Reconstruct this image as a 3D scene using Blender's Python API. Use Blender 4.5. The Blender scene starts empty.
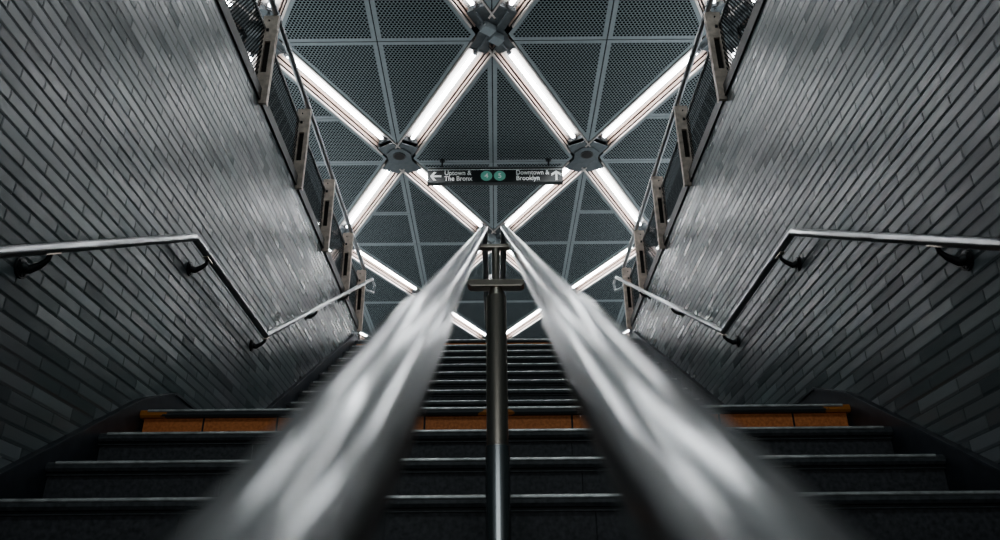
import bpy, math, random
from mathutils import Vector, Matrix
random.seed(7)
C = bpy.context.scene.collection
OZ = 1.45            # the lower floor sits at z = 0, the lens OZ above it
V = Vector

# ------------------------------------------------------------------ materials
def nt(name):
    m = bpy.data.materials.new(name); m.use_nodes = True
    t = m.node_tree; b = t.nodes['Principled BSDF']
    return m, t, b
def nd(t, typ, **kw):
    n = t.nodes.new(typ)
    for k, v in kw.items():
        if k.startswith('i_'):
            n.inputs[int(k[2:])].default_value = v
        else:
            setattr(n, k, v)
    return n
def mth(t, op, a, b=None, c=None):
    n = t.nodes.new('ShaderNodeMath'); n.operation = op
    for i, x in enumerate((a, b, c)):
        if x is None: continue
        if isinstance(x, (int, float)): n.inputs[i].default_value = x
        else: t.links.new(x, n.inputs[i])
    return n.outputs[0]
def ramp(t, fac, stops):
    r = t.nodes.new('ShaderNodeValToRGB')
    el = r.color_ramp.elements
    while len(el) < len(stops): el.new(0.5)
    for e, (p, c) in zip(el, stops):
        e.position = p; e.color = (*c, 1)
    t.links.new(fac, r.inputs[0])
    return r.outputs[0]
def simple(name, col, rough=.5, metal=0., noise=.0, scale=20., bump=0., stretch=None, rvar=0., spec=None):
    m, t, b = nt(name)
    b.inputs['Base Color'].default_value = (*col, 1)
    b.inputs['Roughness'].default_value = rough
    b.inputs['Metallic'].default_value = metal
    if spec is not None: b.inputs['Specular IOR Level'].default_value = spec
    if noise or bump or rvar:
        tc = nd(t, 'ShaderNodeTexCoord'); mp = nd(t, 'ShaderNodeMapping')
        if stretch: mp.inputs['Scale'].default_value = stretch
        t.links.new(tc.outputs['Object'], mp.inputs[0])
        n = nd(t, 'ShaderNodeTexNoise'); n.inputs['Scale'].default_value = scale; n.inputs['Detail'].default_value = 6
        t.links.new(mp.outputs[0], n.inputs['Vector'])
        if noise:
            c0 = [max(0, x * (1 - noise)) for x in col]; c1 = [min(1, x * (1 + noise)) for x in col]
            t.links.new(ramp(t, n.outputs['Fac'], [(.3, c0), (.7, c1)]), b.inputs['Base Color'])
        if rvar:
            t.links.new(mth(t, 'MULTIPLY_ADD', n.outputs['Fac'], rvar * 2, rough - rvar), b.inputs['Roughness'])
        if bump:
            bp = nd(t, 'ShaderNodeBump'); bp.inputs['Strength'].default_value = bump; bp.inputs['Distance'].default_value = .002
            t.links.new(n.outputs['Fac'], bp.inputs['Height']); t.links.new(bp.outputs[0], b.inputs['Normal'])
    return m

def tile_material():
    m, t, b = nt('glazed_wall_tile')
    H, L = .0475, .25
    tc = nd(t, 'ShaderNodeTexCoord'); sp = nd(t, 'ShaderNodeSeparateXYZ')
    t.links.new(tc.outputs['Object'], sp.inputs[0])
    z = mth(t, 'DIVIDE', sp.outputs['Z'], H); row = mth(t, 'FLOOR', z); fz = mth(t, 'FRACT', z)
    half = mth(t, 'MULTIPLY', mth(t, 'MODULO', mth(t, 'ABSOLUTE', row), 2.), .5)
    wn = nd(t, 'ShaderNodeTexWhiteNoise', noise_dimensions='1D'); t.links.new(row, wn.inputs['W'])
    y = mth(t, 'ADD', mth(t, 'DIVIDE', sp.outputs['Y'], L), mth(t, 'ADD', half, mth(t, 'MULTIPLY', wn.outputs['Value'], .16)))
    col = mth(t, 'FLOOR', y); fy = mth(t, 'FRACT', y)
    cmb = nd(t, 'ShaderNodeCombineXYZ'); t.links.new(row, cmb.inputs[0]); t.links.new(col, cmb.inputs[1])
    w2 = nd(t, 'ShaderNodeTexWhiteNoise', noise_dimensions='3D'); t.links.new(cmb.outputs[0], w2.inputs['Vector'])
    # joints: bed joints wide and dark, head joints thin
    bed = mth(t, 'LESS_THAN', fz, .088)
    head = mth(t, 'LESS_THAN', fy, .010)
    joint = mth(t, 'MAXIMUM', bed, head)
    tilecol = ramp(t, w2.outputs['Value'], [(0, (.105, .120, .124)), (.4, (.125, .14, .145)), (.8, (.145, .160, .165)), (1, (.21, .225, .235))])
    nz = nd(t, 'ShaderNodeTexNoise'); nz.inputs['Scale'].default_value = 1.3; nz.inputs['Detail'].default_value = 3
    t.links.new(tc.outputs['Object'], nz.inputs['Vector'])
    tint = ramp(t, nz.outputs['Fac'], [(.38, (.84, 1.0, .97)), (.62, (1., .95, .98))])
    mx = nd(t, 'ShaderNodeMix', data_type='RGBA', blend_type='MULTIPLY'); mx.inputs[0].default_value = 1
    t.links.new(tilecol, mx.inputs[6]); t.links.new(tint, mx.inputs[7])
    m2 = nd(t, 'ShaderNodeMix', data_type='RGBA'); t.links.new(joint, m2.inputs[0])
    t.links.new(mx.outputs[2], m2.inputs[6]); m2.inputs[7].default_value = (.045, .055, .06, 1)
    t.links.new(m2.outputs[2], b.inputs['Base Color'])
    r0 = mth(t, 'MULTIPLY_ADD', w2.outputs['Value'], .14, .22)
    t.links.new(mth(t, 'MAXIMUM', r0, mth(t, 'MULTIPLY', joint, .9)), b.inputs['Roughness'])
    b.inputs['Specular IOR Level'].default_value = .7
    # each tile lies at its own slight tilt
    vs = nd(t, 'ShaderNodeVectorMath', operation='SUBTRACT'); t.links.new(w2.outputs['Color'], vs.inputs[0]); vs.inputs[1].default_value = (.5, .5, .5)
    vm = nd(t, 'ShaderNodeVectorMath', operation='MULTIPLY'); t.links.new(vs.outputs[0], vm.inputs[0]); vm.inputs[1].default_value = (.0, .065, .045)
    # bevel bump
    e = mth(t, 'MINIMUM', mth(t, 'MULTIPLY', mth(t, 'SUBTRACT', fz, .10), 6.), mth(t, 'MULTIPLY', fy, 30.))
    e = mth(t, 'MINIMUM', mth(t, 'MAXIMUM', e, 0.), 1.)
    bp = nd(t, 'ShaderNodeBump'); bp.inputs['Strength'].default_value = .5; bp.inputs['Distance'].default_value = .004
    t.links.new(e, bp.inputs['Height'])
    va = nd(t, 'ShaderNodeVectorMath', operation='ADD'); t.links.new(bp.outputs[0], va.inputs[0]); t.links.new(vm.outputs[0], va.inputs[1])
    vn = nd(t, 'ShaderNodeVectorMath', operation='NORMALIZE'); t.links.new(va.outputs[0], vn.inputs[0])
    t.links.new(vn.outputs[0], b.inputs['Normal'])
    return m

def perf_material(name, base, hole, pitch, rad, see_through=False, metal=.0, light=None):
    """sheet with staggered round holes laid out in the sheet's own plane"""
    m, t, b = nt(name)
    tc = nd(t, 'ShaderNodeTexCoord'); sp = nd(t, 'ShaderNodeSeparateXYZ'); t.links.new(tc.outputs['Object'], sp.inputs[0])
    u = sp.outputs['Y'] if see_through else sp.outputs['X']
    w = sp.outputs['Z'] if see_through else sp.outputs['Y']
    def grid(off):
        a = mth(t, 'SUBTRACT', mth(t, 'FRACT', mth(t, 'ADD', mth(t, 'DIVIDE', u, pitch), off)), .5)
        c = mth(t, 'SUBTRACT', mth(t, 'FRACT', mth(t, 'ADD', mth(t, 'DIVIDE', w, pitch * 1.6), off)), .5)
        c = mth(t, 'MULTIPLY', c, 1.6)
        return mth(t, 'SQRT', mth(t, 'ADD', mth(t, 'MULTIPLY', a, a), mth(t, 'MULTIPLY', c, c)))
    d = mth(t, 'MINIMUM', grid(0.), grid(.5))
    h = mth(t, 'LESS_THAN', d, rad)
    b.inputs['Roughness'].default_value = .8 if see_through else .45; b.inputs['Metallic'].default_value = metal
    if see_through:
        b.inputs['Specular IOR Level'].default_value = .1
        b.inputs['Base Color'].default_value = (*base, 1)
        tr = nd(t, 'ShaderNodeBsdfTransparent'); mix = nd(t, 'ShaderNodeMixShader')
        t.links.new(h, mix.inputs[0]); t.links.new(b.outputs[0], mix.inputs[1]); t.links.new(tr.outputs[0], mix.inputs[2])
        t.links.new(mix.outputs[0], t.nodes['Material Output'].inputs[0])
    else:
        mx = nd(t, 'ShaderNodeMix', data_type='RGBA'); t.links.new(h, mx.inputs[0])
        mx.inputs[6].default_value = (*base, 1); mx.inputs[7].default_value = (*hole, 1)
        t.links.new(mx.outputs[2], b.inputs['Base Color'])
        t.links.new(mth(t, 'MULTIPLY_ADD', h, -.5, .5), b.inputs['Specular IOR Level'])
    return m

def riser_tile_material():
    m, t, b = nt('orange_riser_tile')
    tc = nd(t, 'ShaderNodeTexCoord'); sp = nd(t, 'ShaderNodeSeparateXYZ'); t.links.new(tc.outputs['Object'], sp.inputs[0])
    f = mth(t, 'FRACT', mth(t, 'DIVIDE', mth(t, 'ADD', sp.outputs['X'], -.012), .292))
    j = mth(t, 'LESS_THAN', mth(t, 'ABSOLUTE', mth(t, 'SUBTRACT', f, .5)), .487)   # 1 on tile
    n = nd(t, 'ShaderNodeTexNoise'); n.inputs['Scale'].default_value = 90; n.inputs['Detail'].default_value = 8
    t.links.new(tc.outputs['Object'], n.inputs['Vector'])
    c = ramp(t, n.outputs['Fac'], [(.35, (.48, .15, .045)), (.65, (.66, .235, .08))])
    mx = nd(t, 'ShaderNodeMix', data_type='RGBA'); t.links.new(j, mx.inputs[0])
    mx.inputs[6].default_value = (.01, .01, .012, 1); t.links.new(c, mx.inputs[7])
    t.links.new(mx.outputs[2], b.inputs['Base Color']); b.inputs['Roughness'].default_value = .6
    return m

def worn_nosing_material():
    """dark nosing with leftover orange paint at the ends and the middle"""
    m, t, b = nt('worn_painted_nosing')
    tc = nd(t, 'ShaderNodeTexCoord'); sp = nd(t, 'ShaderNodeSeparateXYZ'); t.links.new(tc.outputs['Object'], sp.inputs[0])
    n = nd(t, 'ShaderNodeTexNoise'); n.inputs['Scale'].default_value = 26; n.inputs['Detail'].default_value = 6
    t.links.new(tc.outputs['Object'], n.inputs['Vector'])
    ax = mth(t, 'ABSOLUTE', sp.outputs['X'])
    a = mth(t, 'MULTIPLY', mth(t, 'MAXIMUM', mth(t, 'SUBTRACT', ax, 1.22), 0.), 8.)
    c = mth(t, 'MULTIPLY', mth(t, 'MAXIMUM', mth(t, 'SUBTRACT', .17, ax), 0.), 6.)
    s = mth(t, 'ADD', mth(t, 'ADD', a, c), mth(t, 'MULTIPLY', mth(t, 'SUBTRACT', n.outputs['Fac'], .5), 1.2))
    k = mth(t, 'GREATER_THAN', s, .70)
    mx = nd(t, 'ShaderNodeMix', data_type='RGBA'); t.links.new(k, mx.inputs[0])
    mx.inputs[6].default_value = (.045, .047, .05, 1); mx.inputs[7].default_value = (.42, .16, .035, 1)
    t.links.new(mx.outputs[2], b.inputs['Base Color']); b.inputs['Roughness'].default_value = .45
    return m

def emission(name, col, s):
    m, t, b = nt(name)
    b.inputs['Base Color'].default_value = (*col, 1); b.inputs['Emission Color'].default_value = (*col, 1)
    b.inputs['Emission Strength'].default_value = s
    return m

M = {}
M['tile'] = tile_material()
M['steel'] = simple('brushed_stainless', (.33, .335, .34), .29, 1.)
def brushed(m):        # brushed round the pipe: highlights stretch along it
    t = m.node_tree; b = t.nodes['Principled BSDF']
    c = nd(t, 'ShaderNodeCombineXYZ'); c.inputs[1].default_value = .865; c.inputs[2].default_value = .5
    b.inputs['Anisotropic'].default_value = .93; t.links.new(c.outputs[0], b.inputs['Tangent'])
    # faint lengthwise drawing marks: shallow ridges that run along the pipe
    tc = nd(t, 'ShaderNodeTexCoord'); sp = nd(t, 'ShaderNodeSeparateXYZ'); t.links.new(tc.outputs['Object'], sp.inputs[0])
    p = mth(t, 'SUBTRACT', mth(t, 'MULTIPLY', sp.outputs['Z'], .8655), mth(t, 'MULTIPLY', sp.outputs['Y'], .5009))
    al = mth(t, 'MULTIPLY', sp.outputs['Y'], .012)
    cv = nd(t, 'ShaderNodeCombineXYZ'); t.links.new(sp.outputs['X'], cv.inputs[0]); t.links.new(al, cv.inputs[1]); t.links.new(p, cv.inputs[2])
    n = nd(t, 'ShaderNodeTexNoise'); n.inputs['Scale'].default_value = 85; n.inputs['Detail'].default_value = 1.5
    t.links.new(cv.outputs[0], n.inputs['Vector'])
    bp = nd(t, 'ShaderNodeBump'); bp.inputs['Strength'].default_value = 1.; bp.inputs['Distance'].default_value = .0035
    t.links.new(n.outputs['Fac'], bp.inputs['Height']); t.links.new(bp.outputs[0], b.inputs['Normal'])
    g = nd(t, 'ShaderNodeBsdfPrincipled')          # polished crest of the ridges
    g.inputs['Base Color'].default_value = (.56, .57, .58, 1); g.inputs['Metallic'].default_value = 1; g.inputs['Roughness'].default_value = .11
    b2 = nd(t, 'ShaderNodeBump'); b2.inputs['Strength'].default_value = 1.; b2.inputs['Distance'].default_value = .0022
    t.links.new(n.outputs['Fac'], b2.inputs['Height']); t.links.new(b2.outputs[0], g.inputs['Normal'])
    mx = nd(t, 'ShaderNodeMixShader'); mx.inputs[0].default_value = .42
    t.links.new(b.outputs[0], mx.inputs[1]); t.links.new(g.outputs[0], mx.inputs[2]); t.links.new(mx.outputs[0], t.nodes['Material Output'].inputs[0])
brushed(M['steel'])
M['steel_plain'] = simple('satin_steel_sleeve', (.55, .56, .56), .22, 1.)
M['steel_dark'] = simple('dull_stainless', (.60, .53, .46), .3, 1.)
M['iron'] = simple('black_iron', (.022, .022, .024), .42, .3, noise=.3, scale=40)
M['slate'] = simple('dark_slate', (.030, .036, .046), .42, 0, noise=.35, scale=18, bump=.2)
M['riser'] = simple('dark_granite_riser', (.045, .045, .05), .6, 0, noise=.5, scale=70, bump=.2)
M['tread'] = simple('dark_granite_tread', (.055, .058, .062), .5, 0, noise=.4, scale=70, bump=.2)
M['nose'] = simple('abrasive_metal_nosing', (.60, .60, .59), .42, .8, noise=.35, scale=25, bump=.3)
M['groove'] = simple('nosing_underside', (.012, .012, .014), .6)
M['orange'] = riser_tile_material(); M['worn'] = worn_nosing_material()
M['tan'] = simple('weathered_tan_steel', (.54, .44, .38), .5, .1, noise=.28, scale=22, bump=.25)
M['fascia'] = simple('brown_grey_fascia', (.045, .042, .041), .5, .2, noise=.2, scale=12)
M['panel'] = simple('painted_ceiling_frame', (.21, .23, .235), .5, .1, noise=.08, scale=9)
M['perf'] = perf_material('perforated_ceiling_sheet', (.13, .148, .152), (.005, .007, .008), .040, .355)
M['mesh'] = perf_material('perforated_guard_sheet', (.018, .024, .027), (0, 0, 0), .026, .36, True, .0)
M['node'] = simple('grey_junction_plate', (.11, .12, .125), .45, .4, noise=.15, scale=15)
M['trough'] = simple('white_reflector', (.36, .345, .33), .45, 0)
M['trough_side'] = simple('cream_trough_side', (.25, .18, .15), .4, 0)
M['lip'] = simple('trough_metal_lip', (.50, .45, .42), .35, .6)
M['darkgap'] = simple('dark_gap', (.02, .016, .014), .8)
M['tube'] = emission('fluorescent_tube_glow', (.92, .965, 1.), 15)
M['socket'] = simple('lamp_socket', (.25, .25, .26), .5)
M['black'] = simple('black_sign_face', (.014, .017, .017), .35)
M['signedge'] = simple('sign_top_rail', (.25, .26, .26), .35, .6)
M['white'] = simple('sign_white', (.9, .9, .87), .5)
M['green'] = simple('sign_green', (.19, .50, .39), .5)
M['void'] = simple('dark_plenum', (.02, .024, .028), .9)
M['concrete'] = simple('grey_terrazzo', (.33, .34, .34), .45, 0, noise=.12, scale=30)
M['farwall'] = simple('dim_grey_wall', (.06, .07, .075), .7, 0, noise=.1, scale=4)

# ------------------------------------------------------------------ mesh building
class MB:
    def __init__(s): s.v = []; s.f = []; s.m = []; s.sm = []
    def face(s, idx, mi=0, smooth=False): s.f.append(tuple(idx)); s.m.append(mi); s.sm.append(smooth)
    def hexa(s, p, mi=0):      # p: 8 points, bottom 4 ccw, top 4
        o = len(s.v); s.v += [V(q) for q in p]
        for q in ((3, 2, 1, 0), (4, 5, 6, 7), (0, 1, 5, 4), (1, 2, 6, 5), (2, 3, 7, 6), (3, 0, 4, 7)): s.face([o + i for i in q], mi)
    def box(s, a, b, mi=0, mat=None):
        x0, y0, z0 = a; x1, y1, z1 = b
        p = [V(q) for q in ((x0, y0, z0), (x1, y0, z0), (x1, y1, z0), (x0, y1, z0), (x0, y0, z1), (x1, y0, z1), (x1, y1, z1), (x0, y1, z1))]
        if mat is not None: p = [mat @ q for q in p]
        s.hexa(p, mi)
    def tube(s, pts, r, n=20, mi=0, cap=True):
        pts = [V(p) for p in pts]
        rs = r if isinstance(r, (list, tuple)) else [r] * len(pts)
        k = len(pts)
        d = [(pts[i + 1] - pts[i]).normalized() for i in range(k - 1)]
        for i in range(k - 1):
            t = d[i]
            up = V((0, 0, 1)) if abs(t.z) < .95 else V((0, 1, 0))
            a = t.cross(up).normalized(); b = a.cross(t).normalized()
            rings = []
            for e, P, R in ((0, pts[i], rs[i]), (1, pts[i + 1], rs[i + 1])):
                if e == 0: nrm = t if i == 0 else (d[i - 1] + t).normalized()
                else: nrm = t if i == k - 2 else (t + d[i + 1]).normalized()
                o = len(s.v)
                for j in range(n):
                    an = 2 * math.pi * j / n
                    q = (a * math.cos(an) + b * math.sin(an)) * R
                    q = q - t * (q.dot(nrm) / t.dot(nrm))
                    s.v.append(P + q)
                rings.append(o)
            for j in range(n):
                j2 = (j + 1) % n
                s.face([rings[0] + j, rings[0] + j2, rings[1] + j2, rings[1] + j], mi, True)
            for q, e in ((0, i == 0), (1, i == k - 2)):
                if cap and e:
                    o = len(s.v); s.v += [s.v[rings[q] + j].copy() for j in range(n)]
                    idx = [o + j for j in range(n)]
                    s.face(idx[::-1] if q == 0 else idx, mi)
    def prism(s, poly, z0, z1, mi=0, mat=None):     # poly in xy, ccw
        o = len(s.v); n = len(poly)
        for z in (z0, z1):
            for x, y in poly:
                q = V((x, y, z)); s.v.append(mat @ q if mat is not None else q)
        s.face([o + i for i in range(n)][::-1], mi); s.face([o + n + i for i in range(n)], mi)
        for i in range(n):
            j = (i + 1) % n; s.face([o + i, o + j, o + n + j, o + n + i], mi)
    def build(s, name, mats, parent=None, bevel=0):
        me = bpy.data.meshes.new(name)
        me.from_pydata([tuple(q) for q in s.v], [], s.f)
        for m in (mats if isinstance(mats, (list, tuple)) else [mats]): me.materials.append(m)
        for p, mi, sm in zip(me.polygons, s.m, s.sm): p.material_index = mi; p.use_smooth = sm
        me.update()
        o = bpy.data.objects.new(name, me); C.objects.link(o)
        if parent is not None: o.parent = parent
        if bevel:
            b = o.modifiers.new('bevel', 'BEVEL'); b.width = bevel; b.segments = 2; b.limit_method = 'ANGLE'
        return o

def tag(o, label=None, cat=None, group=None, kind=None):
    if label: o['label'] = label
    if cat: o['category'] = cat
    if group: o['group'] = group
    if kind: o['kind'] = kind
    return o
def empty(name, label, cat, loc=(0, 0, 0), group=None):
    o = bpy.data.objects.new(name, None); C.objects.link(o); o.location = loc; o.empty_display_size = .1
    return tag(o, label, cat, group)
def struct(name, mb, mats, label, cat='wall'):
    return tag(mb.build(name, mats), label, cat, kind='structure')
def copy_tree(o, parent=None):
    c = o.copy(); C.objects.link(c)
    if parent is not None: c.parent = parent
    for ch in list(o.children): copy_tree(ch, c)
    return c

# ------------------------------------------------------------------ dimensions (lens at origin, x right, y ahead, z up)
W, WS, WR = 1.43, 1.405, 1.35
T, R = .284, .1645
LY, LZ = 3.05, .884          # edge of the middle landing
UY = 4.30                    # first riser of the upper flight
SL = R / T
NU = 12
TY, TZ = UY + (NU - 1) * T, LZ + NU * R      # top landing edge
NL = 14
FY, FZ = LY - NL * T, LZ - NL * R            # lower floor
WTOP, KERB, WEND = 3.055, 3.14, 7.72
CE = 6.0
OZ = -FZ

# ------------------------------------------------------------------ stairs
def add_tread(parent, y, z, depth, worn=False):
    """one tread: stone slab with a rounded overhanging front edge"""
    m = MB()
    prof = [(y - .014, z - .004), (y - .018, z - .012), (y - .018, z - .022), (y - .012, z - .031), (y + .004, z - .032), (y + depth, z - .032), (y + depth, z), (y - .008, z)]
    mat = Matrix(((0, 0, 1, 0), (1, 0, 0, 0), (0, 1, 0, 0), (0, 0, 0, 1)))
    m.prism(prof, -WS, WS, 0, mat)
    t = m.build('tread', M['worn'] if worn else M['tread'], parent)
    n = MB(); n.tube([(-WS + .03, y - .0155, z - .0055), (WS - .03, y - .0155, z - .0055)], .006, 8)
    n.build('nosing_strip', M['nose'], t)
    if worn or z > TZ - .01: return
    g = MB(); g.box((-WS, y - .003, z - .043), (WS, y + .004, z - .0325)); g.build('nosing_groove', M['groove'], t)
    g = MB(); g.box((-WS, y - .0055, z - .042), (WS, y - .003, z - .039)); g.build('nosing_lower_lip', M['tread'], t)
def add_riser(parent, y, z0, z1, orange=False):
    m = MB()
    if orange:
        m.box((-WS + .012, y + .004, z0), (WS - .012, y + .02, z1 - .032))
        tag(m.build('riser', M['orange'], parent), 'orange tiled riser')
    else:
        edges = [-WS, -.86, -.30, .27, .83, WS]
        for a, b in zip(edges, edges[1:]): m.box((a + .0015, y + .004, z0), (b - .0015, y + .02, z1 - .032))
        m.box((-WS, y + .012, z0), (WS, y + .021, z1 - .032))
        m.build('riser', M['riser'], parent)

low = empty('stair_flight', 'dark stone lower flight of stairs in the foreground, topped by an orange tiled riser', 'stairs', (0, LY, LZ))
def rel(o_parent, fn):
    pass
lowroot, uproot = low, empty('stair_flight', 'dark upper flight of narrow steps rising beyond the middle landing', 'stairs', (0, UY, LZ))
# children are built in world coordinates, so the roots stay at their base with an inverse matrix
def fix(root):
    inv = Matrix.Translation(root.location).inverted()
    def rec(o): 
        for c in o.children:
            if o is root: c.matrix_parent_inverse = inv
            rec(c)
    rec(root)
for k in range(NL):
    y, z = LY - k * T, LZ - k * R
    if k: add_tread(low, y, z, T + .004)
    add_riser(low, y, z - R, z, orange=(k == 0))
add_tread(low, LY, LZ, .30, worn=True)
for k in range(NU):
    y, z = UY + k * T, LZ + (k + 1) * R
    if k < NU - 1: add_tread(uproot, y, z, T + .004)
    else: add_tread(uproot, y, z, .30)
    add_riser(uproot, y, z - R, z, orange=(k == NU - 1))
fix(low); fix(uproot)
m = MB(); m.box((-WS, LY + .30, LZ - .15), (WS, UY + .0, LZ)); struct('floor_landing', m, M['tread'], 'dark stone middle landing between the two flights', 'floor').name = 'floor.001'
m = MB(); m.box((-W - .2, -2.6, FZ - .1), (W + .2, FY, FZ)); struct('floor', m, M['tread'], 'dark stone floor at the foot of the lower flight', 'floor')
# mezzanine floor round the stairwell
m = MB()
m.box((-6.5, -2.6, TZ - .2), (-W - .2, 19.5, TZ)); m.box((W + .2, -2.6, TZ - .2), (6.5, 19.5, TZ)); m.box((-W - .2, TY + .30, TZ - .2), (W + .2, 19.5, TZ))
struct('floor_upper', m, M['concrete'], 'grey floor of the upper concourse around the stairwell', 'floor').name = 'floor.002'

# ------------------------------------------------------------------ walls of the stairwell
for side, nm in ((-1, 'left'), (1, 'right')):
    m = MB(); a, b = sorted((side * W, side * (W + .2)))
    m.box((a, -2.6, FZ - .1), (b, WEND, WTOP)); struct('wall_' + nm, m, M['tile'], f'glazed grey tiled stairwell wall on the {nm}')
    m = MB(); a, b = sorted((side * (W - .012), side * (W + .2)))
    m.box((a, -2.6, WTOP), (b, WEND + .012, KERB)); m.box((a, WEND, FZ + 3.5), (b, WEND + .012, WTOP))
    struct('trim_1' if side < 0 else 'trim_2', m, M['fascia'], f'brown grey metal fascia capping the {nm} tiled wall', 'trim')
    # stringer skirting
    m = MB(); h = .085
    mat = Matrix(((0, 0, 1, 0), (1, 0, 0, 0), (0, 1, 0, 0), (0, 0, 0, 1)))
    def sk(poly, mi=0, d=.0):
        a, b = sorted((side * (WS + .0005 - d), side * (W + .0)))
        m.prism(poly, a, b, mi, mat)
    y0 = LY - 13.5 * T
    zz = lambda y: LZ - (LY - y) * SL + .055
    top = [(y0, zz(y0)), (LY - .02, zz(LY - .02)), (LY + .29, LZ + .165), (UY - .2, LZ + .165), (UY + .02, LZ + .25), (TY - .02, TZ + .07), (WEND, TZ + .07)]
    bot = [(y, z - .4) for y, z in top]
    for i in range(len(top) - 1):
        sk([bot[i], bot[i + 1], top[i + 1], top[i]])
        cap = [(top[i][0], top[i][1] - .012), (top[i + 1][0], top[i + 1][1] - .012), top[i + 1], top[i]]
        sk(cap, 0, .006)
    struct('baseboard_' + nm, m, M['slate'], f'dark slate stringer running up the {nm} side of the stairs', 'baseboard')

m = MB(); m.box((-W - .2, -2.8, FZ - .1), (W + .2, -2.6, CE)); struct('wall_back', m, M['farwall'], 'plain dim wall behind the camera')
m = MB(); m.box((-6.7, 19.5, TZ - .2), (6.7, 19.7, CE + .4)); struct('wall_front', m, M['farwall'], 'dim far wall of the upper concourse')
m = MB()
m.box((-6.7, -2.6, TZ - .2), (-6.5, 19.5, CE + .4)); struct('wall_left', m, M['farwall'], 'dim side wall of the concourse far to the left')
m = MB()
m.box((6.5, -2.6, TZ - .2), (6.7, 19.5, CE + .4)); struct('wall_right', m, M['farwall'], 'dim side wall of the concourse far to the right')
m = MB(); m.box((-6.7, -2.8, CE + .22), (6.7, 19.7, CE + .32)); m.box((-6.5, -2.6, CE - .01), (6.5, 3.2, CE + .22))
struct('ceiling', m, M['void'], 'dark ceiling slab above the perforated panels', 'ceiling')

# ------------------------------------------------------------------ ceiling lattice
DX, Y0, DY = 1.25, 6.47, 2.34
def NP(i, j): return V((i * DX, Y0 + j * DY, CE))
IMAX, J0, J1 = 5, -1, 5
def clip(poly, n, c):           # keep n.p <= c
    out = []
    for i in range(len(poly)):
        p, q = poly[i], poly[(i + 1) % len(poly)]
        dp, dq = n[0] * p[0] + n[1] * p[1] - c, n[0] * q[0] + n[1] * q[1] - c
        if dp <= 0: out.append(p)
        if dp * dq < 0:
            s = dp / (dp - dq); out.append((p[0] + (q[0] - p[0]) * s, p[1] + (q[1] - p[1]) * s))
    return out
BL = math.hypot(DX, DY)
nx, ny = DY / BL, DX / BL
BW = .150                       # half width of a light trough
ROWN = {-1: 'nearest row', 0: 'row before the sign', 1: 'row of the sign', 2: 'row beyond the sign', 3: 'second row past sign', 4: 'third row past sign', 5: 'farthest row'}
COLN = {0: 'centre', -1: 'first bay left', 1: 'first bay right', -2: 'second bay left', 2: 'second bay right', -3: 'third bay left', 3: 'third bay right', -4: 'fourth bay left', 4: 'fourth bay right', -5: 'outermost bay left', 5: 'outermost bay right'}
def panel(i, j, sx, sy, halfband, desc):
    cx, cy = i * DX, Y0 + j * DY
    lo, hi = halfband
    def poly(g, bm):
        P = [(cx - 9, cy - 9), (cx + 9, cy - 9), (cx + 9, cy + 9), (cx - 9, cy + 9)]
        for a in (-1, 1):
            for b in (-1, 1):
                n = (a * nx, b * ny); P = clip(P, n, n[0] * cx + n[1] * cy + DX * nx - bm)
        P = clip(P, (-sx, 0), -(sx * cx + g)); P = clip(P, (sx, 0), sx * cx + DX + 1)
        P = clip(P, (0, -sy), -(sy * (cy + .10) + lo + g)); P = clip(P, (0, sy), sy * (cy + .10) + hi + (.2 if hi > DY * .9 else 0) - g)
        P = clip(P, (1, 0), 6.48) if P else P
        P = clip(P, (-1, 0), 6.48) if P else P
        return P
    A = poly(.006, BW + .008); B = poly(.055, BW + .05)
    if len(A) < 3: return
    ar = abs(sum(A[k][0] * A[(k + 1) % len(A)][1] - A[(k + 1) % len(A)][0] * A[k][1] for k in range(len(A)))) / 2
    if ar < .01: return
    ox, oy = sum(p[0] for p in A) / len(A), sum(p[1] for p in A) / len(A)
    A = [(x - ox, y - oy) for x, y in A]
    root_m = MB(); root_m.prism(A, 0, .012)
    o = root_m.build('ceiling_panel', M['panel']); o.location = (ox, oy, CE)
    tag(o, desc, 'ceiling panel', 'perforated ceiling panels between the lights')
    if len(B) >= 3:
        B = [(x - ox, y - oy) for x, y in B]
        f = MB(); f.prism(B, -.003, .0); s = f.build('perforated_sheet', M['perf'], o)
for j in range(J0, J1 + 1):
    for i in range(-IMAX, IMAX + 1):
        if (i + j) % 2 == 0: continue
        for sx in (-1, 1):
            for sy in (-1, 1):
                split = sy < 0 and ((abs(i) == 1 and j == 2 and sx * i > 0) or (abs(i) == 2 and j == 1 and sx * i < 0))
                bands = [(0, DY * .42), (DY * .42, DY)] if split else [(0, DY)]
                for bi, hb in enumerate(bands):
                    shape = 'triangular' if len(bands) == 1 else ('four-sided' if bi == 0 else 'small triangular')
                    d = f"{shape} perforated panel, {COLN[i]}, {ROWN[j]}, {'near' if sy < 0 else 'far'}-{'left' if sx < 0 else 'right'} quarter"
                    panel(i, j, sx, sy, hb, d)

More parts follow.
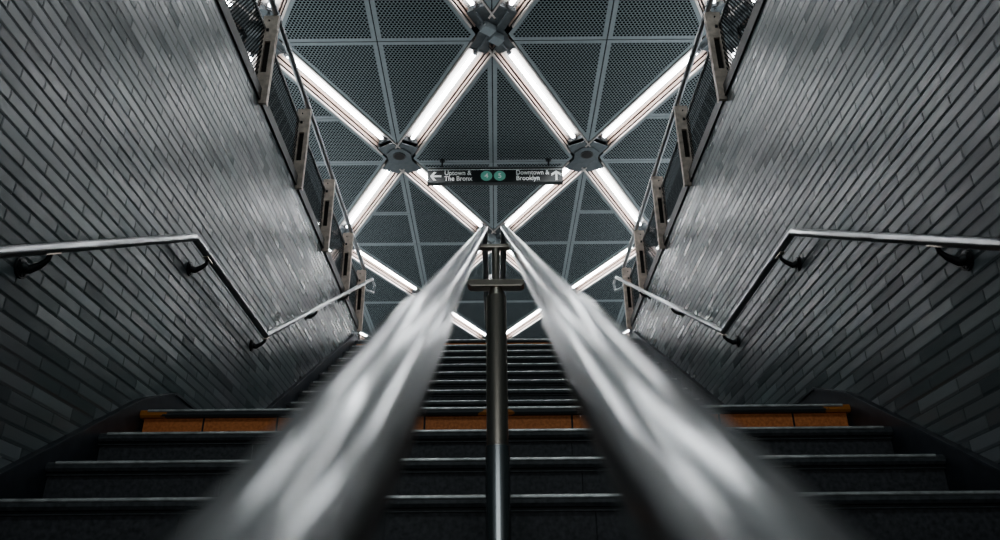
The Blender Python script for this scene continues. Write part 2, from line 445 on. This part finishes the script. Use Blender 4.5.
def make_light():
    """trough light along local +y, base at its near junction, length BL"""
    root = empty('ceiling_light', 'x', 'light', (0, 0, 0), 'fluorescent trough lights of the ceiling lattice')
    a, b = .36, BL - .36
    m = MB()       # housing : stepped open channel
    m.box((-.098, a, .105), (.098, b, .115), 0)                       # reflector
    m.box((-.105, a - .01, .0), (.105, a, .115), 0) if False else None
    m.build('reflector', M['trough'], root)
    s = MB()
    for sg in (-1, 1):
        x = lambda u, w: tuple(sorted((sg * u, sg * w)))
        u0, u1 = x(.092, .097); s.box((u0, a, .068), (u1, b, .115), 0)
        u0, u1 = x(.097, .117); s.box((u0, a * .55, .066), (u1, BL - a * .55, .072), 1)     # dark gap ledge
        u0, u1 = x(.116, .122); s.box((u0, a * .45, .020), (u1, BL - a * .45, .072), 0)
        u0, u1 = x(.122, .134); s.box((u0, a * .45, .016), (u1, BL - a * .45, .022), 1)
    s.build('side_wall', [M['trough_side'], M['darkgap']], root)
    l = MB()
    for sg in (-1, 1):
        x = lambda u, w: tuple(sorted((sg * u, sg * w)))
        u0, u1 = x(.134, .140); l.box((u0, .2, -.012), (u1, BL - .2, .022), 0)
        u0, u1 = x(.140, .154); l.box((u0, .2, -.012), (u1, BL - .2, -.006), 0)
    l.build('edge_lip', M['lip'], root)
    t = MB(); t.tube([(0, a + .07, .062), (0, b - .07, .062)], .021, 14); t.build('fluorescent_tube', M['tube'], root)
    for y in (a + .045, b - .045):
        k = MB(); k.box((-.022, y - .022, .042), (.022, y + .022, .105)); k.build('tube_socket', M['socket'], root, .004)
    for y0, y1 in ((a - .02, a), (b, b + .02)):
        e = MB(); e.box((-.104, y0, .05), (.104, y1, .115)); e.build('end_plate', M['node'], root)
    return root
proto = make_light(); first = True
for j in range(J0, J1):
    for i in range(-IMAX, IMAX + 1):
        if (i + j) % 2: continue
        for s in (-1, 1):
            if abs(i + s) > IMAX: continue
            o = proto if first else copy_tree(proto); first = False
            o.location = NP(i, j); o.rotation_euler = (0, 0, -s * math.atan2(DX, DY))
            mid = i + s * .5
            where = f"{'left' if mid < 0 else 'right'} of centre" if abs(mid) < 1 else f"{int(abs(mid) + .5)} bays {'left' if mid < 0 else 'right'}"
            seg = {-1: 'nearest row', 0: 'row before the sign', 1: 'row behind the sign', 2: 'second row past sign', 3: 'third row past sign', 4: 'farthest row'}[j]
            o['label'] = f"lit trough light slanting {'right' if s > 0 else 'left'}, {where}, {seg}"

def make_node(kind):
    root = empty('ceiling_junction', 'x', 'junction plate', (0, 0, 0), 'ceiling lattice junctions')
    z = -.004 if kind == 'cover' else .055
    hw, al = .118, .345
    m = MB()
    for s in (-1, 1):
        mat = Matrix.Rotation(-s * math.atan2(DX, DY), 4, 'Z')
        m.box((-hw, -al, z), (hw, al, z + .008 + .001 * s), 0, mat)
        for sg in (-1, 1):
            aa, bb = sorted((sg * (hw - .006), sg * hw)); m.box((aa, -al, z - .0), (bb, al, .07), 0, mat)
    m.build('cross_plate', M['node'], root)
    if kind == 'cover':
        c = MB(); n = 12
        pts = [(.175 * math.cos(math.pi / 8 + q * math.pi / 4), -.06 + .20 * math.sin(math.pi / 8 + q * math.pi / 4)) for q in range(8)]
        c.prism(pts, -.022, -.004); c.build('cover_plate', M['node'], root, .004)
        d = MB(); d.tube([(0, -.09, -.021), (0, -.09, -.030)], .085, 32); d.build('access_disc', M['fascia'], root)
        e = MB(); e.tube([(0, -.09, -.0295), (0, -.09, -.032)], .068, 32); e.build('disc_recess', M['darkgap'], root)
    else:
        for dx, dy, q in ((-.045, -.075, .75), (.045, .075, .75)):
            c = MB(); mat = Matrix.Translation((dx, dy, 0)) @ Matrix.Rotation(.62, 4, 'Z')
            c.box((-.07, -.055, -.03), (.07, .055, .05), 0, mat); c.build('junction_box', M['panel'], root, .004)
        c = MB()
        for s in (-1, 1):
            c.tube([(s * .02, 0, .02), (s * .17, .30, .03)], .012, 8); c.tube([(s * .02, 0, .02), (s * .17, -.30, .03)], .012, 8)
        c.build('conduit', M['node'], root)
    return root
nodes = {}
for j in range(J0, J1 + 1):
    for i in range(-IMAX, IMAX + 1):
        if (i + j) % 2: continue
        kind = 'box' if i % 2 == 0 else 'cover'
        if kind not in nodes: o = nodes[kind] = make_node(kind)
        else: o = copy_tree(nodes[kind])
        o.location = NP(i, j)
        what = 'open junction with two square boxes' if kind == 'box' else 'grey junction cover with round disc'
        col_ = 'on the centre line' if i == 0 else f"{abs(i)} bays {'left' if i < 0 else 'right'} of centre"
        o['label'] = f"{what}, {col_}, {ROWN[j]}"

# ------------------------------------------------------------------ hanging sign
SY, SZ0, SZ1, SX = 8.86, 5.62, 5.85, .90
sg = empty('hanging_sign', 'long black overhead sign pointing to Uptown & The Bronx and Downtown & Brooklyn', 'sign', (.025, SY, SZ0))
m = MB(); m.box((-SX, -.04, 0), (SX, .04, SZ1 - SZ0)); m.build('sign_panel', M['black'], sg, .004)
m = MB(); m.box((-SX - .004, -.046, SZ1 - SZ0), (SX + .004, .046, SZ1 - SZ0 + .012)); m.build('top_rail', M['signedge'], sg)
m = MB(); m.box((-SX + .004, -.0425, .196), (SX - .004, -.0402, .203)); m.build('white_line', M['white'], sg)
for x in (-.71, .72):
    m = MB(); m.tube([(x, 0, SZ1 - SZ0), (x, 0, CE - SZ0)], .012, 10); m.tube([(x, 0, CE - SZ0 - .02), (x, 0, CE - SZ0 - .002)], .035, 16); m.build('hanger', M['iron'], sg)
def text(body, x, z, size, mat, parent, name, align='LEFT', wide=1.0, ofs=.0):
    cu = bpy.data.curves.new(name, 'FONT'); cu.body = body; cu.size = size; cu.align_x = align; cu.extrude = .0008; cu.offset = ofs
    o = bpy.data.objects.new('t', cu); C.objects.link(o)
    dg = bpy.context.evaluated_depsgraph_get(); me = bpy.data.meshes.new_from_object(o.evaluated_get(dg))
    bpy.data.objects.remove(o)
    me.materials.clear(); me.materials.append(mat)
    mt = Matrix(((wide, 0, 0, x), (0, 0, -1, -.0412), (0, 1, 0, z), (0, 0, 0, 1)))
    me.transform(mt)
    t = bpy.data.objects.new(name, me); C.objects.link(t); t.parent = parent; return t
TS = .100
text('Uptown &', -.675, .118, TS, M['white'], sg, 'lettering', wide=.85, ofs=.0018)
text('The Bronx', -.675, .030, TS, M['white'], sg, 'lettering', wide=.85, ofs=.0018)
text('Downtown &', .278, .118, TS, M['white'], sg, 'lettering', wide=.80, ofs=.0018)
text('Brooklyn', .278, .030, TS, M['white'], sg, 'lettering', wide=.85, ofs=.0018)
for x, ch in ((-.115, '4'), (.062, '5')):
    m = MB(); m.tube([(x, -.0395, .100), (x, -.0420, .100)], .078, 32); d = m.build('route_disc', M['green'], sg)
    t = text(ch, x, .066, .105, M['white'], d, 'route_number', 'CENTER', ofs=.001)
    t.data.transform(Matrix.Translation((0, -.0015, 0)))
def arrow(cx, cz, ang):
    m = MB(); h, w, s = .075, .066, .014
    mat = Matrix.Translation((cx, -.0405, cz)) @ Matrix.Rotation(ang, 4, 'Y') @ Matrix.Rotation(math.pi / 2, 4, 'X')
    m.prism([(-s, -h), (s, -h), (s, h * .75), (-s, h * .75)], 0, .0015, 0, mat)
    for q in (-1, 1):
        P = [(0, h), (0, h * .55), (q * w, -.010), (q * w, .030)]
        if q > 0: P = P[::-1]
        m.prism(P[::-1], 0, .0016, 0, mat)
    m.build('arrow', M['white'], sg)
arrow(-.79, .10, -math.pi / 2); arrow(.815, .10, 0)

# ------------------------------------------------------------------ wall handrails
RZ = 1.703; B0, B1 = 3.11, 4.32
def rail_z(y):
    if y < B0: return RZ - (B0 - y) * SL * 1.005
    if y < B1: return RZ
    return RZ + (y - B1) * SL * 1.0
for side, nm in ((-1, 'left'), (1, 'right')):
    rt = empty('wall_handrail', f'stainless handrail bracketed to the {nm} tiled wall, bending level at the landing', 'handrail', (side * W, 0, 0), 'wall handrails')
    def X(x, y, z): return (side * x - side * W, y, z)
    m = MB()
    ye = 7.84
    pts = [X(WR, -1.2, rail_z(-1.2)), X(WR, B0, RZ), X(WR, B1, RZ), X(WR, ye, rail_z(ye)), X(WR, ye + .19, rail_z(ye) + .01), X(WR + .012, ye + .20, rail_z(ye) - .07)]
    m.tube(pts[:4], .0175, 28)
    m.build('rail', M['steel'], rt)
    m = MB(); m.tube([pts[3], pts[4], pts[5], X(1.41, ye + .0, rail_z(ye) - .13), X(1.41, 7.60, rail_z(ye) - .16)], .0135, 16); m.build('end_return', M['steel'], rt)
    for y in (-.2, 1.0, 2.12, 3.30, 4.33, 5.50, 6.62):
        zr = rail_z(y); bz = zr - .066
        br = MB()
        br.tube([X(W - .012, y, bz), X(W - .03, y + .0, bz - .006), X(WR + .02, y, bz + .010), X(WR + .003, y, zr - .038), X(WR, y, zr - .020)], [.017, .013, .010, .008, .008], 12)
        o = br.build('bracket', M['iron'], rt)
        f = MB(); f.tube([X(W, y, bz), X(W - .007, y, bz)], .034, 24); f.tube([X(W - .007, y, bz), X(W - .013, y, bz)], [.029, .020], 24)
        for q in range(3):
            an = q * 2.094 + .5; f.tube([X(W - .006, y + .025 * math.cos(an), bz + .025 * math.sin(an)), X(W - .012, y + .025 * math.cos(an), bz + .025 * math.sin(an))], .005, 6)
        f.build('wall_flange', M['iron'], o)
        s = MB(); sl = SL if not (B0 < y < B1) else 0
        L = .035; s.hexa([X(WR - .011, y - L, zr - .0215 - L * sl), X(WR + .011, y - L, zr - .0215 - L * sl), X(WR + .011, y + L, zr - .0215 + L * sl), X(WR - .011, y + L, zr - .0215 + L * sl),
                       X(WR - .011, y - L, zr - .0165 - L * sl), X(WR + .011, y - L, zr - .0165 - L * sl), X(WR + .011, y + L, zr - .0165 + L * sl), X(WR - .011, y + L, zr - .0165 + L * sl)])
        s.build('saddle_plate', M['steel_dark'], o)

# ------------------------------------------------------------------ centre handrail
CX = .002; XR = .0435; HR = .0635
def cz(y):
    k = SL * 1.005
    z0 = -.0635 / math.cos(math.atan(k))
    if y < 3.10: return z0 + y * k
    zl = z0 + 3.10 * k
    if y < 4.30: return zl
    return zl + (y - 4.30) * k
rt = empty('centre_handrail', 'pair of stainless rails on central posts climbing the middle of the stairs', 'handrail', (0, 1.85, LZ - 5 * R))
ox, oy, oz = rt.location
def Y(x, y, z): return (x - ox, y - oy, z - oz)
for s in (-1, 1):
    m = MB(); x = CX + s * XR
    m.tube([Y(x, -1.3, cz(-1.3)), Y(x, 3.10, cz(3.10)), Y(x, 4.30, cz(4.30)), Y(x, 7.7, cz(7.7))], .0148, 40)
    o = m.build('rail', M['steel'], rt)
    m = MB(); m.tube([Y(x, -1.2, cz(-1.2)), Y(x, .43, cz(.43))], .0171, 40)
    m.tube([Y(x, .43, cz(.43)), Y(x, .445, cz(.445))], [.0171, .0149], 40, cap=False); m.build('coupling_sleeve', M['steel'], o)
def post(y, base):
    px = CX + .003; zc = cz(y)
    m = MB(); m.tube([Y(px, y, base + .38), Y(px, y, zc - .175)], .026, 28); p = m.build('post', M['steel_dark'], rt)
    m = MB(); m.tube([Y(px, y, base), Y(px, y, base + .38)], .0292, 28); m.tube([Y(px, y, base), Y(px, y, base + .012)], .06, 28); m.build('post_sleeve', M['steel_plain'], p)
    m = MB(); m.tube([Y(px, y, zc - .178), Y(px, y, zc - .026)], .0105, 20); m.tube([Y(px, y, zc - .182), Y(px, y, zc - .150)], [.026, .014], 28); m.build('stem', M['steel_dark'], p)
    m = MB(); zb = zc - .136                      # crossbar with upturned rounded ends
    P = [(-.073, .004), (-.0745, -.006), (-.066, -.014), (.066, -.014), (.0745, -.006), (.073, .004), (.062, .006), (-.062, .006)]
    mat = Matrix(((1, 0, 0, px - ox), (0, 0, -1, y + .018 - oy), (0, 1, 0, zb - oz), (0, 0, 0, 1)))
    if y < 2: m.prism(P, 0, .036, 0, mat); m.build('crossbar', M['steel_dark'], p, .003)
    m = MB(); m.box(Y(px - .047, y - .012, zc - .034), Y(px + .044, y + .012, zc - .024)); m.tube([Y(px - .0435, y, zc - .03), Y(px - .0435, y, zc - .012)], .007, 10); m.tube([Y(px + .0405, y, zc - .03), Y(px + .0405, y, zc - .012)], .007, 10); m.build('saddle', M['steel_dark'], p, .002)
post(1.85, LZ - 5 * R); post(3.7, LZ); post(6.85, LZ + 9 * R)

# ------------------------------------------------------------------ parapet guardrails on top of the walls
GZ = 3.76
for side, nm in ((-1, 'left'), (1, 'right')):
    rt = empty('guardrail', f'steel guardrail with tan slotted posts along the top of the {nm} wall', 'guardrail', (side * W, 0, KERB), 'guardrails above the stairwell')
    def X(x, y, z): return (side * (x - W), y, z - KERB)
    def bx(m, x0, x1, y0, y1, z0, z1, mi=0):
        a, b = X(x0, y0, z0), X(x1, y1, z1)
        m.box((min(a[0], b[0]), y0, a[2]), (max(a[0], b[0]), y1, b[2]), mi)
    m = MB(); m.tube([X(1.405, -2.0, GZ), X(1.405, 7.60, GZ)], .021, 28); m.build('handrail', M['steel'], rt)
    m = MB(); bx(m, 1.452, 1.468, -2.0, 7.6, 3.615, 3.635); m.build('top_bar', M['steel'], rt)
    m = MB(); bx(m, 1.458, 1.461, -2.0, 7.6, KERB - .02, 3.615); m.build('mesh_panel', M['mesh'], rt)
    for y in (-1.05, -.07, .90, 1.88, 2.86, 3.85, 4.82, 5.80, 6.77, 7.60):
        m = MB()
        xa, xb = 1.384, 1.475; z0, z1 = 3.03, 3.735
        # face towards the stairs, with a long slot
        bx(m, xa, xa + .027, y - .010, y + .010, z0, z1); bx(m, xb - .027, xb, y - .010, y + .010, z0, z1)
        bx(m, xa + .027, xb - .027, y - .010, y + .010, z0, 3.27); bx(m, xa + .027, xb - .027, y - .010, y + .010, 3.52, z1)
        bx(m, xa - .003, xa, y - .010, y + .03, z0, z1); bx(m, xb, xb + .003, y - .010, y + .03, z0, z1)
        p = m.build('post', M['tan'], rt, .002)
        b = MB(); bx(b, xa + .02, xb - .02, y + .012, y + .016, 3.25, 3.54); b.build('slot_back', M['darkgap'], p)
        b = MB(); bx(b, 1.430, 1.446, y - .020, y - .010, 3.60, 3.618); b.tube([X(1.438, y - .018, 3.69), X(1.438, y - .008, 3.69)], .005, 8); b.build('bolt', M['iron'], p)
        b = MB(); b.tube([X(1.438, y, 3.73), X(1.405, y, GZ - .018)], .009, 10); b.build('rail_stem', M['steel_dark'], p)

# ------------------------------------------------------------------ lift everything so the lower floor is z = 0
for o in C.objects:
    if o.parent is None: o.location.z += OZ

# ------------------------------------------------------------------ light
w = bpy.data.worlds.new('world'); bpy.context.scene.world = w; w.use_nodes = True
w.node_tree.nodes['Background'].inputs[0].default_value = (.35, .5, .52, 1); w.node_tree.nodes['Background'].inputs[1].default_value = .2
def area(name, loc, rot, size, e, col):
    l = bpy.data.lights.new(name, 'AREA'); l.shape = 'RECTANGLE'; l.size, l.size_y = size; l.energy = e; l.color = col
    o = bpy.data.objects.new(name, l); C.objects.link(o); o.location = loc; o.rotation_euler = rot; return o

area('high_front_fill', (0, -1.6, CE - .8 + OZ), (math.radians(52), 0, 0), (6, 1.2), 44, (.80, .93, .95))  # added fill behind the lens, no fixture: brightens guardrail posts and steps
area('low_front_fill', (0, -2.4, .3 + OZ), (math.pi / 2 , 0, 0), (2.4, 2.2), 11, (.85, .93, .96))  # added low fill without a real source, lifts the dark risers
area('ceiling_fill', (-4.2, 9, TZ + .25 + OZ), (math.pi, 0, 0), (3, 16), 150, (.80, .90, .96))  # added upward fill, hidden behind the left wall, brightens the ceiling panels
area('ceiling_fill', (4.2, 9, TZ + .25 + OZ), (math.pi, 0, 0), (3, 16), 150, (.80, .90, .96))  # matching added fill, out of view behind the right wall

# ------------------------------------------------------------------ camera
cam = bpy.data.cameras.new('camera'); co = bpy.data.objects.new('camera', cam); C.objects.link(co)
bpy.context.scene.camera = co
cam.sensor_width = 36; cam.lens = 785 * 36 / 1000; cam.shift_x = .006; cam.clip_start = .01
pitch = math.atan(385 / 785)
co.matrix_world = Matrix.Translation((0, 0, OZ)) @ Matrix.Rotation(math.pi / 2 + pitch, 4, 'X') @ Matrix.Rotation(math.radians(-.48), 4, 'Z')
cam.dof.use_dof = True; cam.dof.focus_distance = 4.5; cam.dof.aperture_fstop = 28.26 / 5.0
sc = bpy.context.scene
sc.view_settings.view_transform = 'AgX'; sc.view_settings.look = 'AgX - Medium High Contrast'
sc.view_settings.exposure = 1.0
sc.cycles.use_denoising = True
sc.cycles.max_bounces = 6
